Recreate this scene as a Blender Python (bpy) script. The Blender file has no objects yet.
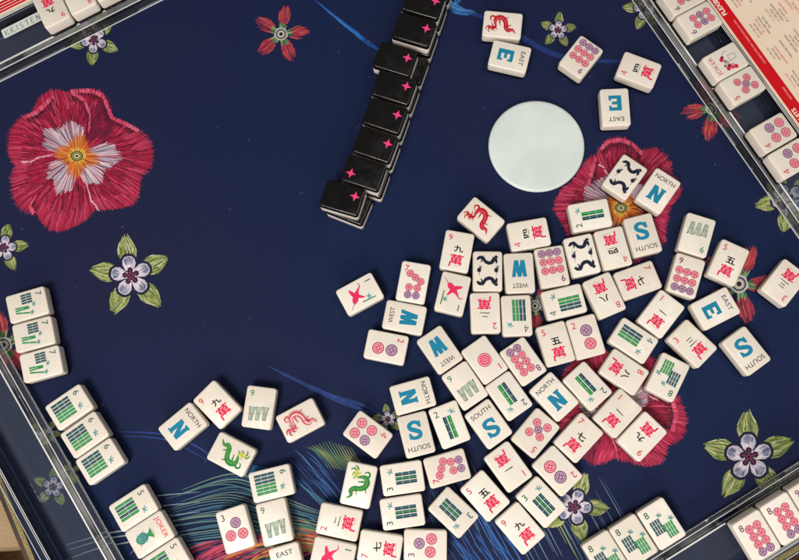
# Mahjong game seen from above: loose tiles, a wall of face-down tiles and clear racks on an embroidered blue mat
import bpy, bmesh, math, random
from mathutils import Matrix, Vector
MM = 0.001
rnd = random.Random(7)
scn = bpy.context.scene
COL = bpy.data.collections.new('game_table'); scn.collection.children.link(COL)

def lin(h):
    """'rrggbb' or (r,g,b) 0-255 sRGB -> linear"""
    if isinstance(h, str): h = tuple(int(h[i:i+2], 16) for i in (0, 2, 4))
    return tuple((c/255/12.92 if c/255 <= .04045 else ((c/255+.055)/1.055)**2.4) for c in h)

# ------------------------------------------------------------------ camera
F_PX, HC = 838.88, 613.915
CR = Matrix(((0.99932738, 0.0, 0.03667122), (0.00663786, 0.98348126, -0.18088822), (-0.03606546, 0.18100997, 0.98281976)))
cam = bpy.data.cameras.new('camera'); cam.lens = F_PX*36/799; cam.sensor_width = 36
cam.clip_start = .01; cam.clip_end = 50
co = bpy.data.objects.new('camera', cam); scn.collection.objects.link(co)
m = CR.to_4x4(); m.translation = Vector((0, 0, HC*MM)); co.matrix_world = m
scn.camera = co

def at(px, py, z=0.0):
    """photo point -> millimetres on the horizontal plane at height z"""
    d = CR @ Vector(((px-399.5)/F_PX, -(py-280)/F_PX, -1))
    t = -(HC-z)/d.z
    return (d.x*t, d.y*t)

# ------------------------------------------------------------------ materials
def mat_new(name):
    m = bpy.data.materials.new(name); m.use_nodes = True
    nt = m.node_tree; return m, nt, nt.nodes['Principled BSDF']
def simple(name, col, rough=.4, spec=.5, bump=None, vary=None, **kw):
    m, nt, b = mat_new(name)
    b.inputs['Base Color'].default_value = (*col, 1); b.inputs['Roughness'].default_value = rough
    b.inputs['Specular IOR Level'].default_value = spec
    for k, v in kw.items(): b.inputs[k.replace('_', ' ')].default_value = v
    tc = nt.nodes.new('ShaderNodeTexCoord')
    if bump:
        sc, st, dist = bump
        n = nt.nodes.new('ShaderNodeTexNoise'); n.inputs['Scale'].default_value = sc; n.inputs['Detail'].default_value = 4
        bp = nt.nodes.new('ShaderNodeBump'); bp.inputs['Strength'].default_value = st; bp.inputs['Distance'].default_value = dist
        nt.links.new(tc.outputs['Object'], n.inputs['Vector']); nt.links.new(n.outputs['Fac'], bp.inputs['Height']); nt.links.new(bp.outputs['Normal'], b.inputs['Normal'])
    if vary:
        sc, c2, lo, hi = vary
        n = nt.nodes.new('ShaderNodeTexNoise'); n.inputs['Scale'].default_value = sc; n.inputs['Detail'].default_value = 5
        r = nt.nodes.new('ShaderNodeMapRange'); r.inputs['From Min'].default_value = lo; r.inputs['From Max'].default_value = hi
        mx = nt.nodes.new('ShaderNodeMix'); mx.data_type = 'RGBA'
        mx.inputs['A'].default_value = (*col, 1); mx.inputs['B'].default_value = (*c2, 1)
        nt.links.new(tc.outputs['Object'], n.inputs['Vector']); nt.links.new(n.outputs['Fac'], r.inputs['Value'])
        nt.links.new(r.outputs['Result'], mx.inputs['Factor']); nt.links.new(mx.outputs['Result'], b.inputs['Base Color'])
    return m

M = {}
def cream_mat():
    """melamine: faint per-tile tint"""
    m, nt, b = mat_new('ivory_melamine')
    oi = nt.nodes.new('ShaderNodeObjectInfo'); mx = nt.nodes.new('ShaderNodeMix'); mx.data_type = 'RGBA'
    mx.inputs['A'].default_value = (*lin('e0d6c8'), 1); mx.inputs['B'].default_value = (*lin('ebe3d7'), 1)
    nt.links.new(oi.outputs['Random'], mx.inputs['Factor'])
    tc = nt.nodes.new('ShaderNodeTexCoord'); n = nt.nodes.new('ShaderNodeTexNoise'); n.inputs['Scale'].default_value = 90; n.inputs['Detail'].default_value = 6
    mx2 = nt.nodes.new('ShaderNodeMix'); mx2.data_type = 'RGBA'; mx2.blend_type = 'MULTIPLY'; mx2.inputs['Factor'].default_value = .12
    nt.links.new(tc.outputs['Object'], n.inputs['Vector']); nt.links.new(mx.outputs['Result'], mx2.inputs['A']); nt.links.new(n.outputs['Color'], mx2.inputs['B'])
    nt.links.new(mx2.outputs['Result'], b.inputs['Base Color'])
    b.inputs['Roughness'].default_value = .33; b.inputs['Specular IOR Level'].default_value = .4
    b.inputs['Subsurface Weight'].default_value = .08; b.inputs['Subsurface Radius'].default_value = (.002, .0014, .001); b.inputs['Subsurface Scale'].default_value = 1
    return m
M['cream'] = cream_mat()
M['black'] = simple('black_melamine', lin('080605'), .2, .45, bump=(900, .04, .0004))
def smudge(m, lo, hi, scale, bscale=0, bdist=0):
    nt = m.node_tree; b = nt.nodes['Principled BSDF']; tc = nt.nodes.new('ShaderNodeTexCoord'); oi = nt.nodes.new('ShaderNodeObjectInfo')
    ad = nt.nodes.new('ShaderNodeVectorMath'); ad.operation = 'ADD'; n = nt.nodes.new('ShaderNodeTexNoise'); n.inputs['Scale'].default_value = scale; n.inputs['Detail'].default_value = 6; n.inputs['Distortion'].default_value = 1.2
    r = nt.nodes.new('ShaderNodeMapRange'); r.inputs['From Min'].default_value = .35; r.inputs['From Max'].default_value = .68; r.inputs['To Min'].default_value = lo; r.inputs['To Max'].default_value = hi
    nt.links.new(tc.outputs['Object'], ad.inputs[0]); nt.links.new(oi.outputs['Random'], ad.inputs[1]); nt.links.new(ad.outputs['Vector'], n.inputs['Vector']); nt.links.new(n.outputs['Fac'], r.inputs['Value']); nt.links.new(r.outputs['Result'], b.inputs['Roughness'])
    if bscale:
        n2 = nt.nodes.new('ShaderNodeTexNoise'); n2.inputs['Scale'].default_value = bscale; n2.inputs['Detail'].default_value = 4
        bp = nt.nodes.new('ShaderNodeBump'); bp.inputs['Strength'].default_value = .3; bp.inputs['Distance'].default_value = bdist
        nt.links.new(ad.outputs['Vector'], n2.inputs['Vector']); nt.links.new(n2.outputs['Fac'], bp.inputs['Height']); nt.links.new(bp.outputs['Normal'], b.inputs['Normal'])
smudge(M['cream'], .22, .48, 70, 160, .0006); smudge(M['black'], .12, .42, 60, 220, .0005)
def ink(name, rough, spec, bump=None):
    m, nt, b = mat_new(name)
    a = nt.nodes.new('ShaderNodeAttribute'); a.attribute_name = 'ink'
    nt.links.new(a.outputs['Color'], b.inputs['Base Color'])
    b.inputs['Roughness'].default_value = rough; b.inputs['Specular IOR Level'].default_value = spec
    return m
M['ink'] = ink('tile_paint', .5, .15)
M['dye'] = ink('mat_dye', .62, .25)
def mat_mat():
    m, nt, b = mat_new('blue_mat_cloth')
    tc = nt.nodes.new('ShaderNodeTexCoord')
    n = nt.nodes.new('ShaderNodeTexNoise'); n.inputs['Scale'].default_value = 3.2; n.inputs['Detail'].default_value = 3
    mx = nt.nodes.new('ShaderNodeMix'); mx.data_type = 'RGBA'
    mx.inputs['A'].default_value = (*lin((10, 29, 66)), 1); mx.inputs['B'].default_value = (*lin((24, 28, 60)), 1)
    r = nt.nodes.new('ShaderNodeMapRange'); r.inputs['From Min'].default_value = .35; r.inputs['From Max'].default_value = .65
    nt.links.new(tc.outputs['Object'], n.inputs['Vector']); nt.links.new(n.outputs['Fac'], r.inputs['Value']); nt.links.new(r.outputs['Result'], mx.inputs['Factor'])
    n3 = nt.nodes.new('ShaderNodeTexNoise'); n3.inputs['Scale'].default_value = 420; n3.inputs['Detail'].default_value = 3
    r3 = nt.nodes.new('ShaderNodeMapRange'); r3.inputs['To Min'].default_value = .74; r3.inputs['To Max'].default_value = 1.26
    nt.links.new(tc.outputs['Object'], n3.inputs['Vector']); nt.links.new(n3.outputs['Fac'], r3.inputs['Value'])
    vm = nt.nodes.new('ShaderNodeVectorMath'); vm.operation = 'SCALE'
    nt.links.new(mx.outputs['Result'], vm.inputs[0]); nt.links.new(r3.outputs['Result'], vm.inputs['Scale']); nt.links.new(vm.outputs['Vector'], b.inputs['Base Color'])
    n2 = nt.nodes.new('ShaderNodeTexNoise'); n2.inputs['Scale'].default_value = 1800; n2.inputs['Detail'].default_value = 2
    bp = nt.nodes.new('ShaderNodeBump'); bp.inputs['Strength'].default_value = .5; bp.inputs['Distance'].default_value = .0004
    nt.links.new(tc.outputs['Object'], n2.inputs['Vector']); nt.links.new(n2.outputs['Fac'], bp.inputs['Height']); nt.links.new(bp.outputs['Normal'], b.inputs['Normal'])
    b.inputs['Roughness'].default_value = .7; b.inputs['Specular IOR Level'].default_value = .16
    return m
M['mat'] = mat_mat()
M['rim'] = simple('gold_binding', lin('8a7640'), .6, .3, vary=(900, lin('4d4022'), .4, .6))
M['thread'] = simple('gold_thread', lin('b8a468'), .5, .4)
M['rubber'] = simple('mat_rubber', lin('15161c'), .8, .2)
M['disc'] = simple('white_ceramic', lin('d4deda'), .45, .3, vary=(22, lin('c6d1cc'), .4, .7))
smudge(M['disc'], .3, .65, 25, 60, .0006)
M['glass'] = simple('clear_acrylic', (.97, .985, .98), .02, .5, Transmission_Weight=1.0, IOR=1.49)
def thin():
    m, nt, b = mat_new('thin_clear_acrylic')
    out = nt.nodes['Material Output']
    tr = nt.nodes.new('ShaderNodeBsdfTransparent'); tr.inputs['Color'].default_value = (.93, .95, .96, 1)
    gl = nt.nodes.new('ShaderNodeBsdfGlossy'); gl.inputs['Roughness'].default_value = .06
    fr = nt.nodes.new('ShaderNodeFresnel'); fr.inputs['IOR'].default_value = 1.22
    df = nt.nodes.new('ShaderNodeBsdfDiffuse'); df.inputs['Color'].default_value = (.45, .50, .62, 1)
    a = nt.nodes.new('ShaderNodeMixShader'); c = nt.nodes.new('ShaderNodeMixShader')
    a.inputs[0].default_value = .02
    nt.links.new(tr.outputs[0], a.inputs[1]); nt.links.new(df.outputs[0], a.inputs[2])
    nt.links.new(fr.outputs[0], c.inputs[0]); nt.links.new(a.outputs[0], c.inputs[1]); nt.links.new(gl.outputs[0], c.inputs[2])
    nt.links.new(c.outputs[0], out.inputs['Surface'])
    return m
M['thin'] = thin()
def edge(name, f, g):  # pale part-opaque colour painted in for light on clear acrylic
    m, nt, b = mat_new(name)
    b.inputs['Base Color'].default_value = (g, g, g*.97, 1); b.inputs['Roughness'].default_value = .18; b.inputs['Specular IOR Level'].default_value = .8
    tr = nt.nodes.new('ShaderNodeBsdfTransparent'); mx = nt.nodes.new('ShaderNodeMixShader')
    tc = nt.nodes.new('ShaderNodeTexCoord'); n = nt.nodes.new('ShaderNodeTexNoise'); n.inputs['Scale'].default_value = 25; n.inputs['Detail'].default_value = 3
    r = nt.nodes.new('ShaderNodeMapRange'); r.inputs['From Min'].default_value = .35; r.inputs['From Max'].default_value = .65
    r.inputs['To Min'].default_value = f-.18; r.inputs['To Max'].default_value = min(1, f+.18)
    nt.links.new(tc.outputs['Object'], n.inputs['Vector']); nt.links.new(n.outputs['Fac'], r.inputs['Value'])
    nt.links.new(r.outputs['Result'], mx.inputs[0]); nt.links.new(tr.outputs[0], mx.inputs[1]); nt.links.new(b.outputs[0], mx.inputs[2])
    nt.links.new(mx.outputs[0], nt.nodes['Material Output'].inputs['Surface'])
    return m
M['edge'] = edge('painted_edge_glint', .8, .86)
M['edge_dim'] = edge('painted_wall_reflection', .13, .4)
M['paper'] = simple('card_paper', lin('ead6c0'), .6, .25, vary=(6, lin('e2ccb2'), .4, .6))
M['label'] = simple('label_paper', lin('cdd2cd'), .55, .3)
M['wood'] = simple('dark_wood', lin('3a2718'), .45, .4, vary=(30, lin('241610'), .4, .6))
M['floor'] = simple('beige_carpet', lin('cdb08a'), .9, .1, bump=(300, .5, .004), vary=(8, lin('bf9f78'), .4, .6))
M['rug'] = simple('brown_rug', lin('2e1c10'), .9, .1, vary=(20, lin('50331c'), .4, .6))

# ------------------------------------------------------------------ objects
def link(name, me, parent=None, loc=None, rz=0):
    o = bpy.data.objects.new(name, me); COL.objects.link(o)
    if parent: o.parent = parent
    if loc: o.location = loc
    o.rotation_euler.z = rz
    return o
def tag(o, label=None, cat=None, group=None, kind=None):
    for k, v in (('label', label), ('category', cat), ('group', group), ('kind', kind)):
        if v: o[k] = v
    return o
def mesh_bm(name, bm, *mats, smooth=True):
    me = bpy.data.meshes.new(name); bm.to_mesh(me); bm.free()
    for m in mats: me.materials.append(m)
    if smooth:
        for p in me.polygons: p.use_smooth = True
    return me
def box_bm(x0, x1, y0, y1, z0, z1, r=0, seg=2, rv=0, segv=4, bm=None):
    own = bm is None
    if own: bm = bmesh.new()
    vs = [bm.verts.new((x*MM, y*MM, z*MM)) for z in (z0, z1) for x, y in ((x0, y0), (x1, y0), (x1, y1), (x0, y1))]
    for f in ((3, 2, 1, 0), (4, 5, 6, 7), (0, 1, 5, 4), (1, 2, 6, 5), (2, 3, 7, 6), (3, 0, 4, 7)): bm.faces.new([vs[i] for i in f])
    if rv:
        e = [e for e in bm.edges if abs(e.verts[0].co.z-e.verts[1].co.z) > 1e-6]
        bmesh.ops.bevel(bm, geom=e, offset=rv*MM, segments=segv, profile=.5, affect='EDGES')
    if r:
        e = [e for e in bm.edges if abs(e.verts[0].co.z-e.verts[1].co.z) < 1e-7 and any(abs(f.normal.z) < .5 for f in e.link_faces)] if rv else bm.edges[:]
        bm.normal_update()
        if rv: e = [e for e in bm.edges if sorted(round(abs(f.normal.z)) for f in e.link_faces) == [0, 1]]
        bmesh.ops.bevel(bm, geom=e, offset=r*MM, segments=seg, profile=.5, affect='EDGES')
    return bm

# ------------------------------------------------------------------ flat artwork: list of (verts, faces, colour) in mm
class Art:
    def __init__(s): s.v = []; s.f = []; s.c = []; s.z = 0.0; s.dz = .01
    def poly(s, pts, col, z=None):
        s.z += s.dz; zz = s.z if z is None else z
        n = len(s.v); s.v += [(x, y, zz) for x, y in pts]; s.f.append(tuple(range(n, n+len(pts)))); s.c.append(col)
    def ribbon(s, pts, ws, col, smooth=True, z=None):
        s.z += s.dz; zz = s.z if z is None else z
        if smooth and len(pts) > 2: pts, ws = crom(pts, ws)
        L = []; R = []
        for i, (x, y) in enumerate(pts):
            a = pts[max(0, i-1)]; b = pts[min(len(pts)-1, i+1)]
            dx, dy = b[0]-a[0], b[1]-a[1]; l = math.hypot(dx, dy) or 1
            w = ws[i]/2 if hasattr(ws, '__len__') else ws/2
            L.append((x-dy/l*w, y+dx/l*w)); R.append((x+dy/l*w, y-dx/l*w))
        n = len(s.v); k = len(pts); s.v += [(x, y, zz) for x, y in L+R]
        for i in range(k-1): s.f.append((n+i, n+k+i, n+k+i+1, n+i+1)); s.c.append(col)
    def disc(s, x, y, r, col, n=28, z=None):
        s.poly([(x+r*math.cos(2*math.pi*i/n), y+r*math.sin(2*math.pi*i/n)) for i in range(n)], col, z)
    def ring(s, x, y, r, w, col, n=28):
        s.z += s.dz; k = len(s.v)
        for rr in (r+w/2, r-w/2): s.v += [(x+rr*math.cos(2*math.pi*i/n), y+rr*math.sin(2*math.pi*i/n), s.z) for i in range(n)]
        for i in range(n): j = (i+1) % n; s.f.append((k+i, k+j, k+n+j, k+n+i)); s.c.append(col)
    def text(s, t, x, y, h, col, w=None, bold=0, rot=0, shear=0):
        V, Fs = glyphs(t, bold)
        xs = [p[0] for p in V]; ys = [p[1] for p in V]
        cx, cy = (min(xs)+max(xs))/2, (min(ys)+max(ys))/2; sy = h/(max(ys)-min(ys)); sx = w/(max(xs)-min(xs)) if w else sy
        s.z += s.dz; n = len(s.v); c, si = math.cos(rot), math.sin(rot)
        for px, py in V:
            u, v = (px-cx)*sx, (py-cy)*sy; u += shear*v
            s.v.append((x+c*u-si*v, y+si*u+c*v, s.z))
        for f in Fs: s.f.append(tuple(n+i for i in f)); s.c.append(col)
    def xf(s, fn): s.v = [(*fn(x, y), z) for x, y, z in s.v]
def crom(P, W, k=5):
    if not hasattr(W, '__len__'): W = [W]*len(P)
    Q = [P[0]]+list(P)+[P[-1]]; O = []; OW = []
    for i in range(1, len(Q)-2):
        for j in range(k):
            t = j/k
            O.append(tuple(.5*(2*Q[i][a]+(Q[i+1][a]-Q[i-1][a])*t+(2*Q[i-1][a]-5*Q[i][a]+4*Q[i+1][a]-Q[i+2][a])*t*t+(3*Q[i][a]-Q[i-1][a]-3*Q[i+1][a]+Q[i+2][a])*t**3) for a in (0, 1)))
            OW.append(W[i-1]*(1-t)+W[i]*t)
    O.append(P[-1]); OW.append(W[-1]); return O, OW
_G = {}
def glyphs(t, bold=0):
    if (t, bold) in _G: return _G[(t, bold)]
    cu = bpy.data.curves.new('lettering', 'FONT'); cu.body = t; cu.size = 1; cu.offset = bold; cu.resolution_u = 4
    o = bpy.data.objects.new('lettering', cu); scn.collection.objects.link(o)
    dg = bpy.context.evaluated_depsgraph_get(); me = bpy.data.meshes.new_from_object(o.evaluated_get(dg))
    V = [(v.co.x, v.co.y) for v in me.vertices]; Fs = [tuple(p.vertices) for p in me.polygons]
    bpy.data.objects.remove(o); bpy.data.curves.remove(cu); bpy.data.meshes.remove(me)
    _G[(t, bold)] = (V, Fs); return _G[(t, bold)]

RED = lin('c8283c'); PINK = lin('dc2a5c'); CRIM = lin('d8184a'); TEAL = lin('187c9c'); GRN = lin('1c7a3e'); DGR = lin('165a3c'); NAVY = lin('0b4048')
INK = lin('14161e'); DRED = lin('b01420'); PUR = lin('6e3a66'); DOT = lin('c02c50'); LT = lin('eab4ba'); LTP = lin('cfb0c6'); SKY = lin('4a9496'); DNV = lin('161d33')
YEL = lin('b5bd4a')
def dot(A, x, y, r, purple=False, style=0):
    c, l = (PUR, LTP) if purple else (DOT, LT)
    A.disc(x, y, r, c); z0 = A.z; z1 = z0+.014; dk = tuple(v*.6 for v in c)
    A.ring(x, y, r*.94, r*.1, dk); A.z = z0; A.ring(x, y, r*.76, r*.12, l)
    A.z = z0
    if style == 0:
        for k in range(5):
            a = k*math.tau/5+.3; A.disc(x+r*.40*math.cos(a), y+r*.40*math.sin(a), r*.17, l, 8, z1)
    else:
        A.ring(x, y, r*.5, r*.09, l); A.z = z0; A.disc(x, y, r*.16, l, 8, z1+.01)
        for k in range(4):
            a = k*math.tau/4+.6; A.ribbon([(x+r*.2*math.cos(a), y+r*.2*math.sin(a)), (x+r*.62*math.cos(a), y+r*.62*math.sin(a))], r*.1, l, False, z1+.006)
    A.z = z0
def bar(A, x, y0, y1, w, col, segs=2, x1=None):
    """a bamboo stick: lighter core and nodes"""
    x1 = x if x1 is None else x1
    A.bz = getattr(A, 'bz', 0)+.0004; b = .012+A.bz
    A.ribbon([(x, y0), (x1, y1)], w, col, False, b)
    lc = tuple(min(1, c*2.0+.07) for c in col)
    A.ribbon([(x+w*.1, y0), (x1+w*.1, y1)], w*.2, lc, False, b+.02)
    for i in range(1, segs):
        t = i/segs; xx, yy = x+(x1-x)*t, y0+(y1-y0)*t
        A.ribbon([(xx-w*.5, yy), (xx+w*.5, yy)], .24, lin('b4c8b6'), False, b+.035)
def sprout(A, x, y, s=1.0):
    for dx, dy in ((-1.4, 1.6), (.1, 2.3), (1.7, 1.4), (2.0, -.2), (-.6, -.5)):
        A.ribbon([(x, y), (x+dx*.8*s, y+dy*.85*s), (x+dx*1.45*s, y+dy*1.4*s)], [.3, .7, .15], SKY)
def digit(A, n, col, x=-6.3, y=9.6, h=4.6):
    if n == 4: A.ribbon([(x+.7, y+2.4), (x-1.5, y-.7)], .55, col, False); A.ribbon([(x-1.6, y-.9), (x+1.6, y-.7)], .5, col, False); A.ribbon([(x+.7, y+2.4), (x+.6, y-2.3)], .55, col, False)
    else: A.text(str(n), x, y, h, col, bold=.006)
def strokes(A, L, w, col):
    for a in L: A.ribbon(a, [w*.7]+[w]*(len(a)-2)+[w*.45], col, len(a) > 2)
def crak(n):
    A = Art(); digit(A, n, RED)
    if n == 1: strokes(A, [[(-2.6, 1.6), (3.8, 1.2)]], 1.1, INK)
    elif n == 2: strokes(A, [[(-1.4, 2.8), (2.6, 2.6)], [(-3, .2), (4.2, -.2)]], 1.0, INK)
    elif n == 3: strokes(A, [[(-1.6, 4), (2.8, 3.8)], [(-1.2, 1.9), (2.4, 1.7)], [(-2.8, -.4), (4.2, -.7)]], .95, INK)
    else: A.text({4: '四', 5: '五', 6: '六', 7: '七', 8: '八', 9: '九'}[n], .8, 1.9, 5.0 if n != 4 else 4.2, INK, w=6.8, bold=.03, shear=-.15)
    A.text('萬', .4, -7.2, 9.6, CRIM, w=9.8, bold=.018, shear=.08)
    return A
def dots(n):
    A = Art()
    if n == 1:
        for r, c in ((5.0, DOT), (4.3, LT), (3.7, lin('c81f45')), (2.7, LT), (2.1, lin('c81f45')), (1.15, LT), (.6, lin('c81f45'))): A.disc(0, 0, r, c)
        digit(A, 1, RED); return A
    P = {2: [(1.5, 4.4, 4.3, 1), (1.7, -5.4, 4.3, 0)], 3: [(1.5, 4.2, 3.8, 1), (-4, -3.4, 3.8, 0), (4.6, -4.2, 3.8, 0)],
         4: [(4.5, .8, 3.7, 1), (-4, .8, 3.7, 0), (4.5, -8, 3.7, 0), (-4, -8, 3.7, 0)],
         5: [(0, -3, 3, 1), (3.9, 2.2, 3, 0), (-3.9, .2, 3, 0), (3.9, -6.4, 3, 0), (-3.9, -8.2, 3, 0)],
         6: [(x, y, 3, y == -2.6) for x in (-2.6, 3.6) for y in (3.6, -2.6, -8.8)],
         7: [(-3.3, 6.2, 2.8, 0), (1, 3.8, 2.8, 0), (5.3, 1.4, 2.8, 0), (-2.4, -4, 2.8, 0), (3.6, -3.8, 2.8, 0), (-2.4, -9.6, 2.8, 1), (3.6, -9.4, 2.8, 1)],
         8: [(x+.3, y, 2.95, y < -9) for x in (.4, 6.4) for y in (6.5, .9, -4.7, -10.3)],
         9: [(x, y, 2.9, y < -9) for x in (-5.6, 0, 5.6) for y in (2.6, -3.9, -10.3)]}[n]
    if n == 8: P = [(x-2.6, y, r, p) for x, y, r, p in P]
    for x, y, r, p in P: dot(A, x, y, r, p, 1 if n < 5 else 0)
    digit(A, n, PUR if n in (3, 6, 8, 9) else RED); return A
def bams(n):
    A = Art(); digit(A, n, DGR if n != 9 else lin('3c7a50'))
    if n == 1:
        A.ribbon([(-8.2, 1.8), (-6.2, 2.7), (-4.6, 1.9), (-2.8, -.4), (0, -2.9), (3, -5.4), (4.8, -6.8)], [.3, .8, .9, 1.9, 4.3, 4.3, 1.6], PINK)
        A.ribbon([(4.2, -6.2), (6.2, -8.4), (8.1, -10.5)], [.8, .6, .4], lin('b06a78'))
        A.ribbon([(.4, -3.6), (-2.8, -4.9), (-5.8, -5.9)], [3.2, 2.8, 1.2], PINK); A.ribbon([(.4, -2.6), (2.2, -.1), (3.8, 2.2)], [3, 2.1, .7], PINK)
        A.ribbon([(6.4, -1), (6.9, 9.6)], .8, GRN, False); sprout(A, 4.2, 4.4, .9); A.ribbon([(3.4, 3.4), (5.4, 6.6)], .5, SKY, False)
        return A
    if n == 2: bar(A, -1.7, -10, 6.2, 2.7, NAVY, 3); bar(A, 1.7, -10, 6.2, 2.7, GRN, 3); sprout(A, 4.4, 7.6)
    elif n == 3:
        for x, c in ((-2.9, NAVY), (0, DGR), (2.9, NAVY)): bar(A, x, -10, 4.8, 2.35, c, 3)
        sprout(A, 5.0, 7.0)
    elif n == 4:
        for x, c in ((-5.2, NAVY), (-2.7, NAVY), (-.2, GRN), (2.3, GRN)): bar(A, x-.3, -11.6, 4.0, 2.0, c, 3)
        sprout(A, 4.8, 6.0)
    elif n == 5:
        for i in range(5): bar(A, -6.3+i*2.45, -11.4, 2.8, 1.95, (GRN, NAVY)[i % 2], 2)
        sprout(A, 4.6, 5.6)
    elif n == 6:
        for i in range(6): bar(A, -6.9+i*2.45, -11.2, 3.2, 1.9, NAVY if i < 3 else GRN, 3)
        sprout(A, 3.2, 6.6)
    elif n == 7:
        for i in range(4): bar(A, -7.6+i*1.95, -3.6, 4.4, 1.5, NAVY, 2)
        for x0, x1 in ((.8, 1.6), (2.6, 2.6), (4.2, 6.4)): bar(A, x0, -9.2, 1.2, 1.2, GRN, 2, x1)
        sprout(A, .4, 4.4, .7); sprout(A, 6.2, 2.2, .7)
    elif n == 8:
        for i in range(4): bar(A, -6.7+i*1.9, -5.6, 4.4, 1.45, NAVY, 3)
        for i in range(4): bar(A, .5+i*1.9, -11, -1, 1.45, GRN, 3)
        sprout(A, .8, 5.0, .8); sprout(A, 7.0, -.4, .8)
    elif n == 9:
        cs = (NAVY, lin('3c7a50'), NAVY)
        for g in range(3):
            x = -6.4+g*4.9
            for k, (a, b) in enumerate(((0, .9), (1.7, 1.5), (3.6, 2.2))):
                bar(A, x+a, 0+.4*g, -9.6+.4*g, 1.15, cs[g] if k != 1 else lin('4a8a62'), 3, x+b)
                A.ribbon([(x+a, -.6+.4*g), (x+b, -9+.4*g)], .35, lin('dfd6c4'), False, .06+k*.002)
    return A
def wind(k):
    A = Art(); W = {'N': 'NORTH', 'S': 'SOUTH', 'E': 'EAST', 'W': 'WEST'}[k]
    A.text(W, 0, 9.4, 3.4, INK, w=16 if len(W) == 5 else 11.5, bold=.004)
    def q(*p): A.poly(list(zip(p[::2], p[1::2])), TEAL)
    T = TEAL
    if k == 'E':
        q(-4.8, -9.2, -1.4, -9.2, -1.4, 2.8, -4.8, 2.8); q(-1.45, .2, 4.6, .2, 4.6, 2.8, -1.45, 2.8); q(-1.45, -9.2, 4.6, -9.2, 4.6, -6.6, -1.45, -6.6)
        q(-1.45, -4.3, 2.4, -4.3, 2.4, -2.1, -1.45, -2.1); q(2.9, -1.2, 4.6, -1.2, 4.6, .25, 2.9, .25); q(2.9, -6.65, 4.6, -6.65, 4.6, -5.2, 2.9, -5.2)
    elif k == 'N':
        q(-4.6, -9.2, -1.5, -9.2, -1.5, 2.8, -4.6, 2.8); q(1.7, -9.2, 4.6, -9.2, 4.6, 2.8, 1.7, 2.8); q(1.2, -9.2, 4.4, -9.2, -1.3, 2.8, -4.5, 2.8)
        q(-5.4, -9.2, -.9, -9.2, -.9, -7.9, -5.4, -7.9); q(.9, 1.5, 5.3, 1.5, 5.3, 2.8, .9, 2.8)
    elif k == 'W':
        q(-5.4, 3, -2.5, 3, -1.0, -9.4, -4.2, -9.4); q(-4.0, -9.4, -1.2, -9.4, 1.1, 3, -1.3, 3); q(-1.1, 3, 1.4, 3, 3.2, -9.4, .3, -9.4); q(.5, -9.4, 3.4, -9.4, 5.6, 3, 2.9, 3)
    else:
        A.ribbon([(4.0, -.4), (3.0, 1.6), (.2, 2.3), (-2.7, 1.3), (-2.9, -1.2), (0, -3.1), (3.0, -4.9), (3.1, -7.4), (.4, -8.8), (-2.6, -8.0), (-3.8, -5.6)], [2.2, 2.4, 2.4, 3, 3.1, 3.2, 3.1, 3, 2.4, 2.4, 2.4], T)
        q(3.4, -1.6, 4.9, -1.6, 4.9, 2.9, 3.4, 2.4); q(-4.8, -9.4, -3.3, -8.8, -3.3, -4.7, -4.8, -4.7)
    return A
def dragon(col, col2, acc, seed, frill=False):
    A = Art(); r = random.Random(seed)
    body = [(-2.4, 4.4), (.6, 5.6), (4.2, 5.4), (5.7, 2.4), (4.4, -.8), (1, -2.4), (-2.6, -2.9), (-4.7, -5.0), (-3.8, -7.8), (-6.8, -10.2)]
    ws = [.5, 1.9, 3.2, 3.8, 3.7, 3.3, 3.3, 2.9, 1.9, .3]
    A.ribbon([(3.6, 5), (6.4, 7.2), (5.6, 9.6), (3.2, 9.2), (2.6, 7.8)], [1.6, 1.5, 1.2, .8, .2], col)
    B, BW = crom(body, ws)
    for i in range(2, len(B)-2, 1 if frill else 2):
        x, y = B[i]; a, b = B[i-1], B[i+1]; dx, dy = b[0]-a[0], b[1]-a[1]; l = math.hypot(dx, dy); s = BW[i]/2+(1.5 if frill else 1.1)
        A.ribbon([(x, y), (x-dy/l*s+.3*dx/l, y+dx/l*s+.3*dy/l)], [.7, .15], acc, False, .004+.0003*i)
    A.ribbon(body, ws, col)
    A.ribbon([(x-.3, y-.2) for x, y in body], [w*.28 for w in ws], col2)
    for P in ([(-2.2, 9.2), (-4.4, 8.2), (-5.6, 6.4), (-5.0, 5)], [(-3, 9.8), (-5.4, 10.6), (-7.2, 9.4)], [(-3.4, 8.2), (-3, 6), (-4.6, 3.6)], [(-2, 9.8), (-3, 12), (-5, 12.4)]): A.ribbon(P, [1.3, .8, .5, .2][:len(P)], col if not frill else DRED)
    hc = acc if col[1] > .1 else col
    A.ribbon([(-1.4, 4.6), (-3.2, 6.4), (-3.6, 8.8), (-2.2, 10.4)], [1.2, 2.4, 2.6, 1.0], hc); A.disc(-4.1, 8.6, .4, lin('f0e8d0'), 8); A.ribbon([(-3.2, 7.4), (-1.2, 7.6), (.8, 8.8)], [1.3, .9, .2], hc)
    for x, y, dx, dy in ((3.5, 2.6, -3.6, -.6), (4.2, -1.0, 1.8, -3.0), (-2.0, -3.0, 1.6, -3.2)):
        A.ribbon([(x, y), (x+dx*.6, y+dy*.4), (x+dx, y+dy)], [1.3, .9, .25], col)
        for k in (-.6, .1, .8): A.ribbon([(x+dx*.9, y+dy*.9), (x+dx*1.2+k*dy*.2, y+dy*1.2-k*dx*.2+k*.4)], [.45, .1], col2 if not frill else col, False, .15)
    for k in range(12):
        t = r.uniform(0, 1); i = int(t*(len(B)-1)); A.disc(B[i][0]+r.uniform(-.5, .5), B[i][1]+r.uniform(-.5, .5), .28, acc, 6, .2+k*.002)
    return A
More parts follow.
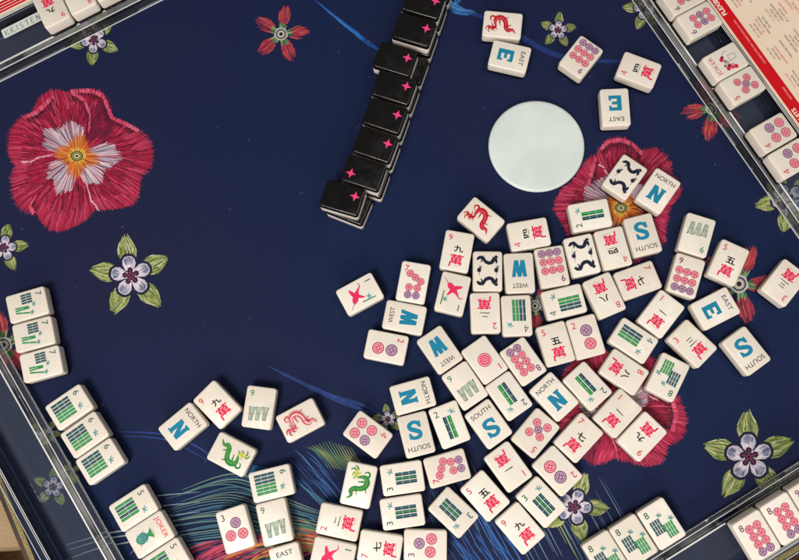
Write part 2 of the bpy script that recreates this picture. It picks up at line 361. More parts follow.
def soap():
    A = Art()
    for oy, fl in ((8.3, 1), (-7.6, -1)):
        P = [(-8, -.2), (-6, -1.9), (-3.5, -1.6), (-1.8, .9), (.6, 2.3), (3.2, 1.6), (4.6, -.6), (6.9, -1.4)]
        P = [(x, y*fl*-1+oy) for x, y in P]; A.ribbon(P, [.8, 2.0, 2.3, 2.3, 2.5, 2.7, 2.7, .8], DNV)
        hx, hy = P[-2]; A.ribbon([(hx, hy), (hx+1.6, hy+1.9*fl), (hx+2.9, hy+1.2*fl)], [2.2, 1.8, .5], DNV); A.ribbon([(hx+.4, hy), (hx+.9, hy+2.9*fl)], [1.2, .3], DNV, False); A.ribbon([(hx+1, hy-.4*fl), (hx+2.2, hy-2.2*fl), (hx+1.2, hy-3.2*fl)], [1.3, .9, .3], DNV); A.disc(hx+1.2, hy+.9*fl, .4, lin('cfc8bc'), 8)
        A.ribbon([(-4.5, P[2][1]), (-4.2, P[2][1]-2.6*fl), (-5.4, P[2][1]-3.4*fl)], [1.2, .8, .3], DNV)
        for q, (x, y) in enumerate(P[1:-1]): A.ribbon([(x, y), (x+.5-q*.3, y+1.9*(1 if q % 2 else -1)*fl)], [1.1, .2], DNV, False)
        for x, y, dx, dy in ((5.0, -1.4, 2.2, 2.2), (3.8, -.4, 2.6, 3.0), (4.4, -1.2, 2.0, -2.4), (-5.6, -1.2, -1.4, 1.6), (2.6, .6, 1.6, -2.6)):
            A.ribbon([(x, -y*fl+oy), (x+dx*.6, -(y+dy*.3)*fl+oy), (x+dx, -(y+dy)*fl+oy)], [1.0, .8, .2], DNV)
    for ox in (-6.2, 6.2):
        A.ribbon([(ox, 4.6), (ox+.4, .4), (ox, -3.8)], [.25, .4, .25], lin('6c7486'))
        for k in range(7):
            a = k*.9+ox; A.ribbon([(ox, .6), (ox+1.7*math.cos(a), .6+2.0*math.sin(a))], [.9, .25], DNV, False)
        A.disc(ox, .6, 1.5, DNV, 8); A.ribbon([(ox, .6), (ox+1.2, 2.6), (ox+1.6, 3.9)], [1.2, .9, .4], DNV)
    return A
def joker(kind):
    A = Art(); A.text('JOKER', 0, 9.2, 4.4, CRIM if kind == 2 else lin('c4405c'), w=16, bold=.004)
    if kind == 2:
        A.poly([(3.6*math.cos(a)*1.05-.4, 4.6*math.sin(a)-5.6) for a in [i*math.tau/18 for i in range(18)]], lin('1d7a6a'))
        for i in range(-2, 3):
            A.ribbon([(-.4+i*1.4-1.6, -9), (-.4+i*1.4+1.6, -2.4)], .35, lin('8fd0bc'), False); A.ribbon([(-.4+i*1.4+1.6, -9), (-.4+i*1.4-1.6, -2.4)], .35, lin('243f6a'), False)
        for a in (-1.1, -.6, -.2, .25, .7, 1.15): A.ribbon([(-.4, -1.6), (-.4+2*math.sin(a), 1.2), (-.4+4.4*math.sin(a), 1.0+2.6*math.cos(a))], [1.4, 1.2, .2], lin('2c8a4e'))
    else:
        for x, y, r, c in ((-6, 1.6, 1.7, RED), (-4.2, -.4, 1.6, lin('7a2234')), (-6.4, -1.8, 1.5, PINK), (-3.2, 2.6, 1.3, lin('9a6a78')), (-7, -4.6, 1.7, RED), (-4.8, -3.4, 1.3, lin('c98a90')), (2.2, 2.6, 1.6, RED), (3.6, 1, 1.3, lin('7a2234')), (-2, -.6, 1.4, lin('b8a49a')), (-.2, .6, 1.5, lin('8c8a86'))): A.disc(x, y, r, c, 12)
        A.ribbon([(-1.6, -3), (-.6, -9), (2.4, -9.6), (3.4, -3.6), (-1.6, -3)], .5, lin('8f8880'), False)
        A.ribbon([(4.8, .6), (7, -2.6), (6.4, -5)], .4, lin('a89c92'))
    return A

ARTS = {}
def art_for(k):
    if k in ARTS: return ARTS[k]
    if k == 'rdragon': a = dragon(DRED, lin('d8485a'), lin('d86a6a'), 1)
    elif k == 'rdragon_glare': a = dragon(lin('c85060'), lin('eccfc4'), lin('b83444'), 3, True)  # paler, outlined colours paint glare into this frilled dragon
    elif k == 'gdragon': a = dragon(lin('287a38'), lin('4c9a44'), YEL, 2)
    elif k == 'soap': a = soap()
    elif k in ('north', 'south', 'east', 'west'): a = wind(k[0].upper())
    elif k.startswith('joker'): a = joker(2 if k == 'joker2' else 1)
    elif k == 'star':
        a = Art(); o = []
        for i in range(8):
            t = i*math.pi/4; r = (3.9, 1.45)[i % 2]; o.append((r*math.cos(t), r*math.sin(t)))
        for i in range(4): a.poly([(0, 0), o[(2*i-1) % 8], o[2*i], o[(2*i+1) % 8]], lin('e8407e'), .02)
        a.xf(lambda x, y: (x-3.4, y+8.6))
    else: a = {'c': crak, 'd': dots, 'b': bams}[k[0]](int(k[1]))
    ARTS[k] = a; return a

def join_art(me, art, zbase, mi, scale=MM):
    """append flat artwork to a body mesh as faces with their own paint material"""
    nv = len(me.vertices); nf = len(me.polygons)
    V = [tuple(v.co) for v in me.vertices]; Fs = [tuple(p.vertices) for p in me.polygons]
    mats = list(me.materials); midx = [p.material_index for p in me.polygons]; sm = [p.use_smooth for p in me.polygons]
    V += [(x*scale, y*scale, (zbase+z)*scale) for x, y, z in art.v]
    F2 = []
    for f in art.f:
        p = [art.v[i] for i in f]; ar = sum(p[i-1][0]*p[i][1]-p[i][0]*p[i-1][1] for i in range(len(p)))
        F2.append(tuple(nv+i for i in (f if ar > 0 else f[::-1])))
    new = bpy.data.meshes.new(me.name); new.from_pydata(V, [], Fs+F2)
    for m in mats: new.materials.append(m)
    new.polygons.foreach_set('material_index', midx+[mi]*len(F2)); new.polygons.foreach_set('use_smooth', sm+[False]*len(F2))
    at_ = new.attributes.new('ink', 'FLOAT_COLOR', 'FACE')
    cols = [1.0]*(4*nf)
    for c in art.c: cols += [c[0], c[1], c[2], 1]
    at_.data.foreach_set('color', cols); new.update(); bpy.data.meshes.remove(me)
    return new

TW, TL, TH, TB = 21.4, 29.7, 13.0, 3.3
_body = {}
def tile_meshes(k):
    if k in _body: return _body[k]
    if k == 'blank_up':
        pass
    face_down = k == 'star'
    if not face_down:
        bm = box_bm(-TW/2, TW/2, -TL/2, TL/2, TB, TH, r=1.0, seg=3, rv=2.1, segv=5)
        body = join_art(mesh_bm('tile_body', bm, M['cream'], M['ink']), art_for(k), TH+.012, 1)
        back = mesh_bm('tile_back', box_bm(-TW/2+.05, TW/2-.05, -TL/2+.05, TL/2-.05, 0, TB+.4, r=.8, seg=3, rv=2.1, segv=5), M['black'])
    else:
        body = mesh_bm('tile_body', box_bm(-TW/2, TW/2, -TL/2, TL/2, 0, TH-TB-2.2, r=1.0, seg=3, rv=2.1, segv=5), M['cream'])
        back = join_art(mesh_bm('tile_back', box_bm(-TW/2+.02, TW/2-.02, -TL/2+.02, TL/2-.02, TH-TB-2.8, TH, r=1.35, seg=4, rv=2.1, segv=5), M['black'], M['ink']), art_for(k), TH+.012, 1)
    _body[k] = (body, back); return _body[k]
def tile(k, x, y, deg, label, group, z=0, tilt=0):
    e = bpy.data.objects.new('mahjong_tile', None); COL.objects.link(e); e.empty_display_size = .01
    e.rotation_mode = 'XYZ'; e.location = (x*MM, y*MM, z*MM); e.rotation_euler = (math.radians(tilt), 0, math.radians(deg))
    b, c = tile_meshes(k)
    link('tile_body', b, e); link('tile_back', c, e)
    return tag(e, label, 'tile', group)

TILES = [
  ('rdragon', 55.5,310.3,83.7, 'red dragon tile at the top, partly tucked behind an EAST tile'),
  ('east', 60.6,284.3,-104.2, 'EAST tile lying sideways against the red dragon tile at the top'),
  ('d9', 114.6,283.1,142.2, 'nine circles tile between the green star flower and four character tile, above the disc'),
  ('c4', 157.6,272.2,67.1, 'four character tile tilted between the nine circles tile and the clear rack'),
  ('east', 138.8,242.6,-178.1, 'EAST tile lying upside down just right of the white disc'),
  ('soap', 143.7,188.1,-36.1, 'navy double dragon tile on the crimson flower beside a NORTH tile'),
  ('north', 167.6,177.4,-35.2, 'NORTH tile on the crimson flower beside the navy double dragon tile'),
  ('b2', 117.2,158.9,100.2, 'two bamboo tile lying sideways on the crimson flower\'s orange heart'),
  ('soap', 110.4,128.9,12.6, 'navy double dragon tile wedged between nine circles and upside down four character tiles'),
  ('c4', 133.0,134.3,-166.7, 'four character tile upside down between the navy double dragon and SOUTH tiles'),
  ('south', 154.8,144.0,-165.8, 'SOUTH tile upside down at the crimson flower\'s lower edge by a four character tile'),
  ('rdragon', 37.3,156.2,49.8, 'red dragon tile at the upper left tip of the pile above a nine character tile'),
  ('c9', 19.5,132.1,-10.5, 'nine character tile standing upright below the red dragon tile'),
  ('c4', 72.2,144.8,100.1, 'four character tile lying sideways above the WEST tile in the pile'),
  ('soap', 41.7,117.2,-0.7, 'navy double dragon tile between the nine character and upside down WEST tiles'),
  ('west', 64.7,115.9,-177.3, 'WEST tile upside down between the navy double dragon and nine circles tiles'),
  ('d9', 88.4,120.5,-170.1, 'nine circles tile upside down between the WEST and navy double dragon tiles'),
  ('b4', 96.3,94.6,103.5, 'four bamboo tile lying sideways below the nine circles tile'),
  ('c8', 125.4,99.3,-157.0, 'eight character tile upside down beside the sideways four bamboo tile'),
  ('c7', 149.8,110.4,-70.2, 'seven character tile lying sideways below the upside down SOUTH tile'),
  ('d9', 184.2,113.9,-18.6, 'nine circles tile under the nine bamboo tile at the right of the pile'),
  ('b9', 193.6,143.9,161.7, 'nine bamboo tile upside down at the upper right of the pile'),
  ('c5', 215.0,123.5,-26.0, 'five character tile touching the red star flower at the right'),
  ('east', 203.8,89.9,-63.2, 'EAST tile lying sideways below the five character tile by the red star flower'),
  ('c3', 253.9,108.7,140.1, 'three character tile cut by the right edge of the photo'),
  ('south', 223.5,59.6,-144.4, 'SOUTH tile alone at the far right of the pile on bare blue mat'),
  ('c1', 165.1,86.0,-38.8, 'one character tile between the seven character and three character tiles'),
  ('b4', 144.7,66.8,-124.4, 'four bamboo tile tilted beside the one character tile above an eight character tile'),
  ('c3', 185.9,64.7,44.6, 'three character tile between the one character and eight bamboo tiles'),
  ('b8', 167.6,40.9,152.3, 'eight bamboo tile alone in the pile beside the three character tile'),
  ('c8', 137.1,44.5,-124.8, 'eight character tile lying sideways left of the eight bamboo tile'),
  ('c1', 131.5,15.5,-43.8, 'one character tile above the nine character tile at the lower right of the pile'),
  ('c9', 147.8,-0.4,135.3, 'nine character tile upside down on the lower crimson flower'),
  ('c7', 103.7,-1.6,-43.6, 'seven character tile left of the one character tile on the lower crimson flower'),
  ('b2', 111.1,34.3,-138.5, 'two bamboo tile tilted between the NORTH and one character tiles'),
  ('north', 87.5,26.8,42.1, 'NORTH tile in the middle of the pile between two bamboo and five circles tiles'),
  ('c5', 89.5,64.3,15.1, 'five character tile beside the two circles tile in the middle of the pile'),
  ('d2', 111.1,69.4,15.1, 'two circles tile right of the five character tile in the middle of the pile'),
  ('d8', 66.2,51.6,-145.7, 'eight circles tile tilted in the middle of the pile above a two bamboo tile'),
  ('d1', 38.8,52.6,-144.7, 'one circle tile with red rings beside the eight circles tile'),
  ('west', 6.8,59.7,-145.5, 'WEST tile upside down left of the one circle tile'),
  ('b9', 24.5,34.3,34.0, 'nine bamboo tile between the WEST and SOUTH tiles in the pile'),
  ('b2', 55.6,27.2,-145.1, 'two bamboo tile upside down under the eight circles tile'),
  ('south', 41.0,7.5,35.6, 'SOUTH tile tilted below the nine bamboo tile in the middle of the pile'),
  ('d5', 73.8,1.4,139.4, 'five circles tile below the NORTH tile in the pile'),
  ('b2', 13.5,6.9,21.2, 'two bamboo tile upright between two SOUTH tiles'),
  ('south', -10.0,-0.2,-165.4, 'SOUTH tile upside down under the sideways NORTH tile'),
  ('north', -12.4,26.9,-74.3, 'NORTH tile lying sideways directly above the upside down SOUTH tile'),
  ('d4', -44.2,-0.3,-125.8, 'four circles tile left of the SOUTH tile beside the small white star flower'),
  ('rdragon', -92.4,9.2,118.3, 'frilled red dragon tile with painted-in glare alone on the left beside a nine bamboo tile'),
  ('b9', -122.2,18.1,-7.1, 'nine bamboo tile alone at the left between nine character and red dragon tiles'),
  ('c9', -152.5,20.0,45.7, 'nine character tile at the far left touching a NORTH tile'),
  ('north', -176.5,4.5,-49.5, 'NORTH tile at the left end of the loose tiles'),
  ('gdragon', -140.7,-14.8,-116.4, 'green dragon tile lying sideways at the left under the nine character tile'),
  ('d3', -135.7,-65.8,18.3, 'three circles tile at the lower left beside a nine bamboo tile'),
  ('b6', -111.4,-34.6,-76.0, 'six bamboo tile lying sideways on top of the nine bamboo tile column at lower left'),
  ('b9', -108.4,-60.8,14.4, 'nine bamboo tile directly above the EAST tile at the bottom edge'),
  ('east', -98.0,-90.5,16.0, 'EAST tile cut off by the bottom edge of the photo'),
  ('c2', -63.3,-60.2,78.6, 'two character tile lying sideways below the green dragon tile'),
  ('b1', -67.2,-83.1,-101.4, 'one bamboo crane tile cut by the bottom edge below the two character tile'),
  ('c7', -34.7,-77.5,81.7, 'seven character tile at the bottom edge left of the three circles tile'),
  ('d3', -3.4,-75.4,89.5, 'three circles tile at the bottom edge right of the seven character tile'),
  ('gdragon', -50.1,-35.1,-11.3, 'green dragon tile upright above the two character tile'),
  ('b3', -19.5,-30.2,98.6, 'three bamboo tile lying sideways directly under the SOUTH tile'),
  ('b3', -19.4,-53.2,98.6, 'three bamboo tile lying sideways directly above the bottom three circles tile'),
  ('d7', 11.7,-23.3,106.0, 'seven circles tile lying sideways below the two bamboo tile'),
  ('b3', 15.9,-53.1,-132.5, 'three bamboo tile tilted between the seven circles and five character tiles'),
  ('c5', 38.0,-41.7,41.7, 'five character tile tilted below the one character tile near the bottom'),
  ('c1', 54.3,-21.9,-144.1, 'one character tile tilted between the SOUTH and three bamboo tiles'),
  ('d2', 88.3,-24.3,-136.4, 'two circles tile tilted above the white and green star flower near the bottom'),
  ('b3', 76.6,-45.5,43.5, 'three bamboo tile tilted between the two circles and nine character tiles'),
  ('c9', 61.8,-63.1,40.9, 'nine character tile with its lower corner pointing at the bottom edge'),
  ('b1', -51.3,100.3,-61.0, 'one bamboo crane tile alone at the left tip of the pile'),
  ('d7', -12.4,108.9,-10.0, 'seven circles tile upright above the sideways WEST tile'),
  ('west', -18.7,83.1,79.1, 'WEST tile lying sideways between the seven circles and two circles tiles'),
  ('d2', -31.8,61.6,-100.9, 'two circles tile lying sideways below the WEST tile at the left of the pile'),
  ('b1', 16.2,100.7,166.8, 'one bamboo crane tile directly below the nine character tile'),
  ('c2', 39.7,86.5,-178.6, 'two character tile upside down below the navy double dragon tile'),
  ('b4', 62.2,84.6,-177.9, 'four bamboo tile upside down beside the two character tile'),
  ('b7', -296.9,92.0,-73.4, 'topmost of the three seven bamboo tiles at the left edge'),
  ('b7', -290.2,70.2,-74.8, 'middle one of the three seven bamboo tiles at the left edge'),
  ('b7', -282.7,48.5,-74.4, 'lowest of the three seven bamboo tiles at the left edge'),
  ('b6', -259.6,17.5,-54.6, 'topmost of the three six bamboo tiles beside the clear left rack'),
  ('b6', -246.9,-1.9,-54.2, 'middle one of the three six bamboo tiles beside the clear left rack'),
  ('b6', -234.4,-20.5,-55.1, 'lowest of the three six bamboo tiles beside the clear left rack'),
  ('b5', -208.3,-52.2,-56.8, 'five bamboo tile directly above the pineapple joker tile'),
  ('joker2', -195.7,-70.1,-56.9, 'joker tile with a green pineapple between two five bamboo tiles'),
  ('b5', -183.0,-88.1,-56.7, 'five bamboo tile below the pineapple joker at the bottom edge'),
  ('b8', 158.4,-59.1,31.3, 'rightmost of the three eight bamboo tiles beside the lower right rack'),
  ('b8', 138.8,-70.2,31.7, 'middle one of the three eight bamboo tiles beside the lower right rack'),
  ('b8', 119.8,-81.2,31.4, 'leftmost of the three eight bamboo tiles beside the lower right rack'),
]

for i, (k, x, y, a, lab) in enumerate(TILES):
    if i == 49: k = 'rdragon_glare'
    grp = 'melded tiles laid in rows of three' if i >= 79 else 'loose tiles scattered face up on the mat'
    tile(k, x, y, a, lab, grp)

# ------------------------------------------------------------------ wall of face-down tiles, two high
UP = [(-64.0, 169.3, 73.0, 0), (-48.9, 188.2, 71.4, 1), (-40.6, 209.8, 70.6, 0), (-33.6, 232.1, 70.6, 0), (-27.0, 254.4, 71.6, 0), (-26.3, 277.0, 71.6, 0), (-12.2, 300.6, 71.7, 0), (-5.2, 322.9, 71.9, 0), (1.8, 345.2, 71.9, 0)]
LO = [(-60.6, 166.6, 68.0), (-47.4, 187.2, 71.0), (-39.8, 209.6, 70.9), (-32.6, 231.9, 71.3), (-25.3, 254.2, 71.4), (-18.2, 276.6, 71.6), (-11.0, 299.0, 71.7), (-3.9, 321.4, 71.9), (3.2, 343.8, 71.9)]
nm = ['first', 'second', 'third', 'fourth', 'fifth', 'sixth', 'seventh', 'eighth', 'ninth']
for i, (x, y, a, fl) in enumerate(UP):
    ex = {0: 'black face-down tile ending the wall at its lower tip, skewed over the tile beneath', 1: 'black face-down tile second from the wall\'s lower tip, pink star at its left end', 5: 'black face-down tile pushed out leftward, sixth in the top layer from the lower tip'}
    tile('star', x, y, a+(0 if fl else 180), ex.get(i, 'black face-down tile with pink star, %s in the top layer from the lower tip' % nm[i]), 'wall of black face-down tiles', z=13.02)
for i, (x, y, a) in enumerate(LO):
    tile('star', x, y, a, 'black face-down tile in the bottom layer of the wall, %s from the lower tip' % nm[i], 'wall of black face-down tiles')

# ------------------------------------------------------------------ white disc
def lathe(prof, n=96):
    bm = bmesh.new(); rings = []
    for r, z in prof: rings.append([bm.verts.new((r*MM*math.cos(math.tau*i/n), r*MM*math.sin(math.tau*i/n), z*MM)) for i in range(n)])
    for a, b in zip(rings, rings[1:]):
        for i in range(n): bm.faces.new((a[i], a[(i+1) % n], b[(i+1) % n], b[i]))
    bm.faces.new(rings[0][::-1]); bm.faces.new(rings[-1]); return bm
d = link('round_coaster', mesh_bm('round_coaster', lathe([(34.8, 0), (35.8, .5), (36.3, 1.5), (36.1, 2.5), (35.4, 3.1), (34.2, 3.3), (33.2, 3.35)]), M['disc']), loc=(80.5*MM, 216.1*MM, .0002))
tag(d, 'plain white round disc lying flat above the pile of tiles', 'coaster')

# ------------------------------------------------------------------ printed mat
A = Art(); A.dz = 0
def P(px, py): return at(px, py, 0)
S0 = 1.366                                                   # photo pixels per millimetre on the mat
def zr(lo=.02, hi=.2): return rnd.uniform(lo, hi)
def jit(c, s=.25):
    k = 1+rnd.uniform(-s, s); return tuple(min(1, max(0, v*k)) for v in c)
CRS = [lin('9c1236'), lin('a8183c'), lin('b4264a'), lin('780e2e'), lin('96103a'), lin('c04664'), lin('560a24'), lin('a40f34'), lin('8a0e30')]
def rad_at(pts, c, a):
    """outline radius at angle a from outline points around centre c"""
    L = sorted((math.atan2(y-c[1], x-c[0]) % math.tau, math.hypot(x-c[0], y-c[1])) for x, y in pts)
    a %= math.tau
    for i in range(len(L)):
        a0, r0 = L[i-1]; a1, r1 = L[i]
        if i == 0: a0 -= math.tau
        if a0 <= a <= a1: t = (a-a0)/((a1-a0) or 1); return r0+(r1-r0)*t
    a0, r0 = L[-1]; a1, r1 = L[0]; t = (a-a0)/((a1+math.tau-a0) or 1); return r0+(r1-r0)*t
def stitch(x0, y0, x1, y1, w, col, z, taper=.5):
    dx, dy = x1-x0, y1-y0; l = math.hypot(dx, dy) or 1; nx, ny = -dy/l*w/2, dx/l*w/2
    A.poly([P(x0+nx, y0+ny), P(x1+nx*taper, y1+ny*taper), P(x1-nx*taper, y1-ny*taper), P(x0-nx, y0-ny)], col, z)
def pansy(c, pts, lobes, lines, dark=(), white=True, R0=20):
    n = 720
    # ground of solid thread
    for i in range(180):
        a, b = i*math.tau/180, (i+1)*math.tau/180; ra, rb = rad_at(pts, c, a)-2.0, rad_at(pts, c, b)-2.0
        A.poly([P(*c), P(c[0]+ra*math.cos(a), c[1]+ra*math.sin(a)), P(c[0]+rb*math.cos(b), c[1]+rb*math.sin(b))], jit(lin('86102f'), .1), .02)
    def sect(x, y): return any((x-u)**2+(y-v)**2 < r*r for u, v, r in dark)
    for ring_i, (f0, f1) in enumerate(((.80, 1.0), (.58, .88), (.36, .68), (.2, .46))):
        for i in range(n if ring_i < 2 else n//2):
            a = i*math.tau/(n if ring_i < 2 else n//2)+rnd.uniform(-.006, .006); R = rad_at(pts, c, a)
            r1 = R*f1+rnd.uniform(-2.2, 1.2) if ring_i == 0 else R*(f1+rnd.uniform(-.08, .08)); r0 = R*(f0+rnd.uniform(-.1, .03))
            tw = .05*math.sin(a*5+ring_i)+rnd.uniform(-.02, .02)
            x0, y0 = c[0]+r0*math.cos(a), c[1]+r0*math.sin(a); x1, y1 = c[0]+r1*math.cos(a+tw), c[1]+r1*math.sin(a+tw)
            col = rnd.choice(CRS)
            if ring_i == 0 and rnd.random() < .55: col = rnd.choice([lin('b82c50'), lin('c64868'), lin('a41e44')])
            if sect((x0+x1)/2, (y0+y1)/2): col = rnd.choice([lin('641033'), lin('7a1238'), lin('4c0c2a'), lin('94163e')])
            stitch(x0, y0, x1, y1, rnd.uniform(.5, .9), jit(col, .15), .03+.02*(3-ring_i)+zr(0, .03))
    for i in range(420):                                     # dark shading threads
        a = rnd.uniform(0, math.tau); Rr = rad_at(pts, c, a); f0 = rnd.uniform(.36, .74); f1 = f0+rnd.uniform(.08, .22)
        stitch(c[0]+Rr*f0*math.cos(a), c[1]+Rr*f0*math.sin(a), c[0]+Rr*f1*math.cos(a+.02), c[1]+Rr*f1*math.sin(a+.02), rnd.uniform(.3, .6), jit(rnd.choice([lin('3a0a1e'), lin('4e0c24'), lin('2c0a20'), lin('660e2c')]), .2), .125+zr(0, .01))
    for kd, L in lines:                                      # petals tuck under one another: darker thread inside each rim
        if kd == 'seam': continue
        for k in range(len(L)-1):
            (x0, y0), (x1, y1) = L[k], L[k+1]; l = math.hypot(x1-x0, y1-y0)
            for j in range(int(l/.35)):
                t = rnd.random(); x, y = x0+(x1-x0)*t, y0+(y1-y0)*t; q = rnd.uniform(4, 10); dx, dy = c[0]-x, c[1]-y; m_ = math.hypot(dx, dy)
                stitch(x, y, x+dx/m_*q, y+dy/m_*q, rnd.uniform(.5, .9), jit(rnd.choice([lin('3c0a1e'), lin('560c28'), lin('700f30'), lin('2c0818')]), .15), .14+zr(0, .02), .4)
    if white:
        for a0, a1, r0, r1 in lobes:
            k = int((a1-a0)/1.1)
            for i in range(k*3):
                a = math.radians(rnd.uniform(a0, a1)); t = (math.degrees(a)-a0)/(a1-a0); env = math.sin(math.pi*min(1, max(0, t)))**.3*(1+.07*math.sin(t*15))
                ra = r0+rnd.uniform(-2, 2); rb = r0+(r1-r0)*env*rnd.uniform(.8, 1.03)
                x0, y0, x1, y1 = c[0]+ra*math.cos(a), c[1]+ra*math.sin(a), c[0]+rb*math.cos(a), c[1]+rb*math.sin(a)
                stitch(x0, y0, x1, y1, rnd.uniform(.7, 1.1), jit(rnd.choice([lin('d4bcc2'), lin('c8a4b0'), lin('a8a2b2'), lin('686a84'), lin('d8c8c8'), lin('cca8b0'), lin('a86878'), lin('84829a'), lin('70344c')]), .08), .13+zr(0, .03))
    for i in range(420):
        a = rnd.uniform(0, math.tau); ra = rnd.uniform(3, 9); rb = R0*(.82+.18*math.sin(a*4+1))*rnd.uniform(.7, 1.05)
        stitch(c[0]+ra*math.cos(a), c[1]+ra*math.sin(a), c[0]+rb*math.cos(a), c[1]+rb*math.sin(a), rnd.uniform(.7, 1.0), jit(rnd.choice([lin('c0601c'), lin('cc7828'), lin('b0481c'), lin('c88c40'), lin('9c3418')]), .1), .18+zr(0, .02))
    for i in range(90):
        a = rnd.uniform(0, math.tau); stitch(c[0]+3*math.cos(a), c[1]+3*math.sin(a), c[0]+10.5*math.cos(a)*rnd.uniform(.8, 1), c[1]+9*math.sin(a), .7, jit(rnd.choice([lin('d8a83c'), lin('b88a30'), lin('e2bf60')]), .1), .215+zr(0, .01))
    for r, col in ((5.6, '20261c'), (4.6, '9a9a50'), (3.6, '1c2220'), (2.8, 'c8c49a'), (1.5, '3a3c2c')):
        A.poly([P(c[0]+r*math.cos(i*.35)*1.1, c[1]+r*.9*math.sin(i*.35)) for i in range(18)], lin(col), .235+(6-r)*.004)
    for kd, L in lines:
        for k in range(len(L)-1):
            (x0, y0), (x1, y1) = L[k], L[k+1]; l = math.hypot(x1-x0, y1-y0)
            for j in range(int(l/(.9 if kd == 'seam' else .3))+1):
                t = rnd.random(); x, y = x0+(x1-x0)*t, y0+(y1-y0)*t
                if kd == 'seam':
                    q = rnd.uniform(2.5, 5); o = rnd.uniform(-.7, .7); nx, ny = -(y1-y0)/l*o, (x1-x0)/l*o
                    stitch(x+nx, y+ny, x+nx+(x1-x0)/l*q, y+ny+(y1-y0)/l*q, rnd.uniform(.8, 1.4), jit(rnd.choice([lin('d49aa6'), lin('dcacb0'), lin('c98092')]), .08), .24+zr(0, .02), .6)
                else:
                    dx, dy = x-c[0], y-c[1]; m_ = math.hypot(dx, dy); q = rnd.uniform(2.2, 4.6)
                    stitch(x-dx/m_*q*.5, y-dy/m_*q*.5, x+dx/m_*q*.6, y+dy/m_*q*.6, rnd.uniform(.5, .9), jit(rnd.choice([lin('c23a5c'), lin('cc5270'), lin('b02a4c'), lin('d06a80')]), .12), .19+zr(0, .02), .8)
out1 = [(9, 130), (18, 118), (30, 113), (37, 98), (48, 90), (60, 89), (72, 92), (86, 89), (100, 90), (108, 98), (110, 112), (113, 118), (128, 124), (140, 132), (150, 140), (155, 152), (153, 166), (142, 176), (140, 196), (132, 207), (120, 210), (96, 210), (88, 220), (76, 228), (60, 233), (48, 230), (38, 220), (34, 213), (20, 210), (13, 200), (11, 180), (15, 168), (8, 158), (7, 144)]
pansy((77, 156), out1, [(190, 244, 12, 41), (222, 288, 12, 36), (-28, 28, 12, 44), (14, 80, 12, 35), (94, 138, 12, 42), (118, 168, 12, 36)],
      [('seam', [(54, 155), (40, 157), (31, 162), (24, 162)]), ('seam', [(81, 170), (87, 184), (91, 200), (98, 209)]), ('rim', [(70, 92), (80, 91), (92, 91), (103, 96), (107, 106), (112, 118), (126, 124), (138, 131)]),
       ('rim', [(53, 97), (44, 106), (36, 113), (24, 118)]), ('rim', [(72, 93), (84, 100), (90, 114), (89, 132)]), ('rim', [(34, 214), (30, 206), (36, 196)])], dark=[(101, 110, 11), (104, 124, 13), (97, 130, 8)], R0=24)
out2 = [(553, 210), (554, 200), (560, 188), (572, 180), (580, 168), (588, 157), (595, 155), (601, 144), (612, 138), (625, 136), (636, 144), (641, 150), (655, 146), (664, 152), (671, 163), (672, 174), (681, 184), (683, 193), (677, 202), (670, 208), (667, 225), (666, 240), (655, 252), (640, 262), (615, 262), (590, 254), (570, 240), (562, 226)]
pansy((621, 208), out2, [(150, 262, 17, 40), (60, 130, 17, 40), (-60, 10, 17, 34)], [('seam', [(598, 164), (604, 168), (608, 175), (612, 184)]), ('rim', [(600, 150), (608, 142), (620, 140), (632, 144), (642, 154)]), ('rim', [(596, 158), (592, 172), (588, 186)])], R0=24)
out3 = [(560, 376), (572, 362), (590, 352), (606, 350), (626, 356), (645, 352), (660, 364), (670, 384), (680, 399), (688, 416), (687, 430), (681, 438), (669, 446), (665, 458), (660, 466), (648, 468), (628, 462), (616, 458), (606, 464), (588, 464), (576, 452), (566, 440), (556, 424), (552, 400)]
pansy((616, 410), out3, [(-70, -5, 18, 38), (160, 230, 17, 38)], [('seam', [(638, 397), (648, 396), (655, 399)]), ('rim', [(611, 436), (616, 448), (618, 460)]), ('rim', [(672, 398), (676, 416), (672, 432)])], dark=[(585, 452, 12)])

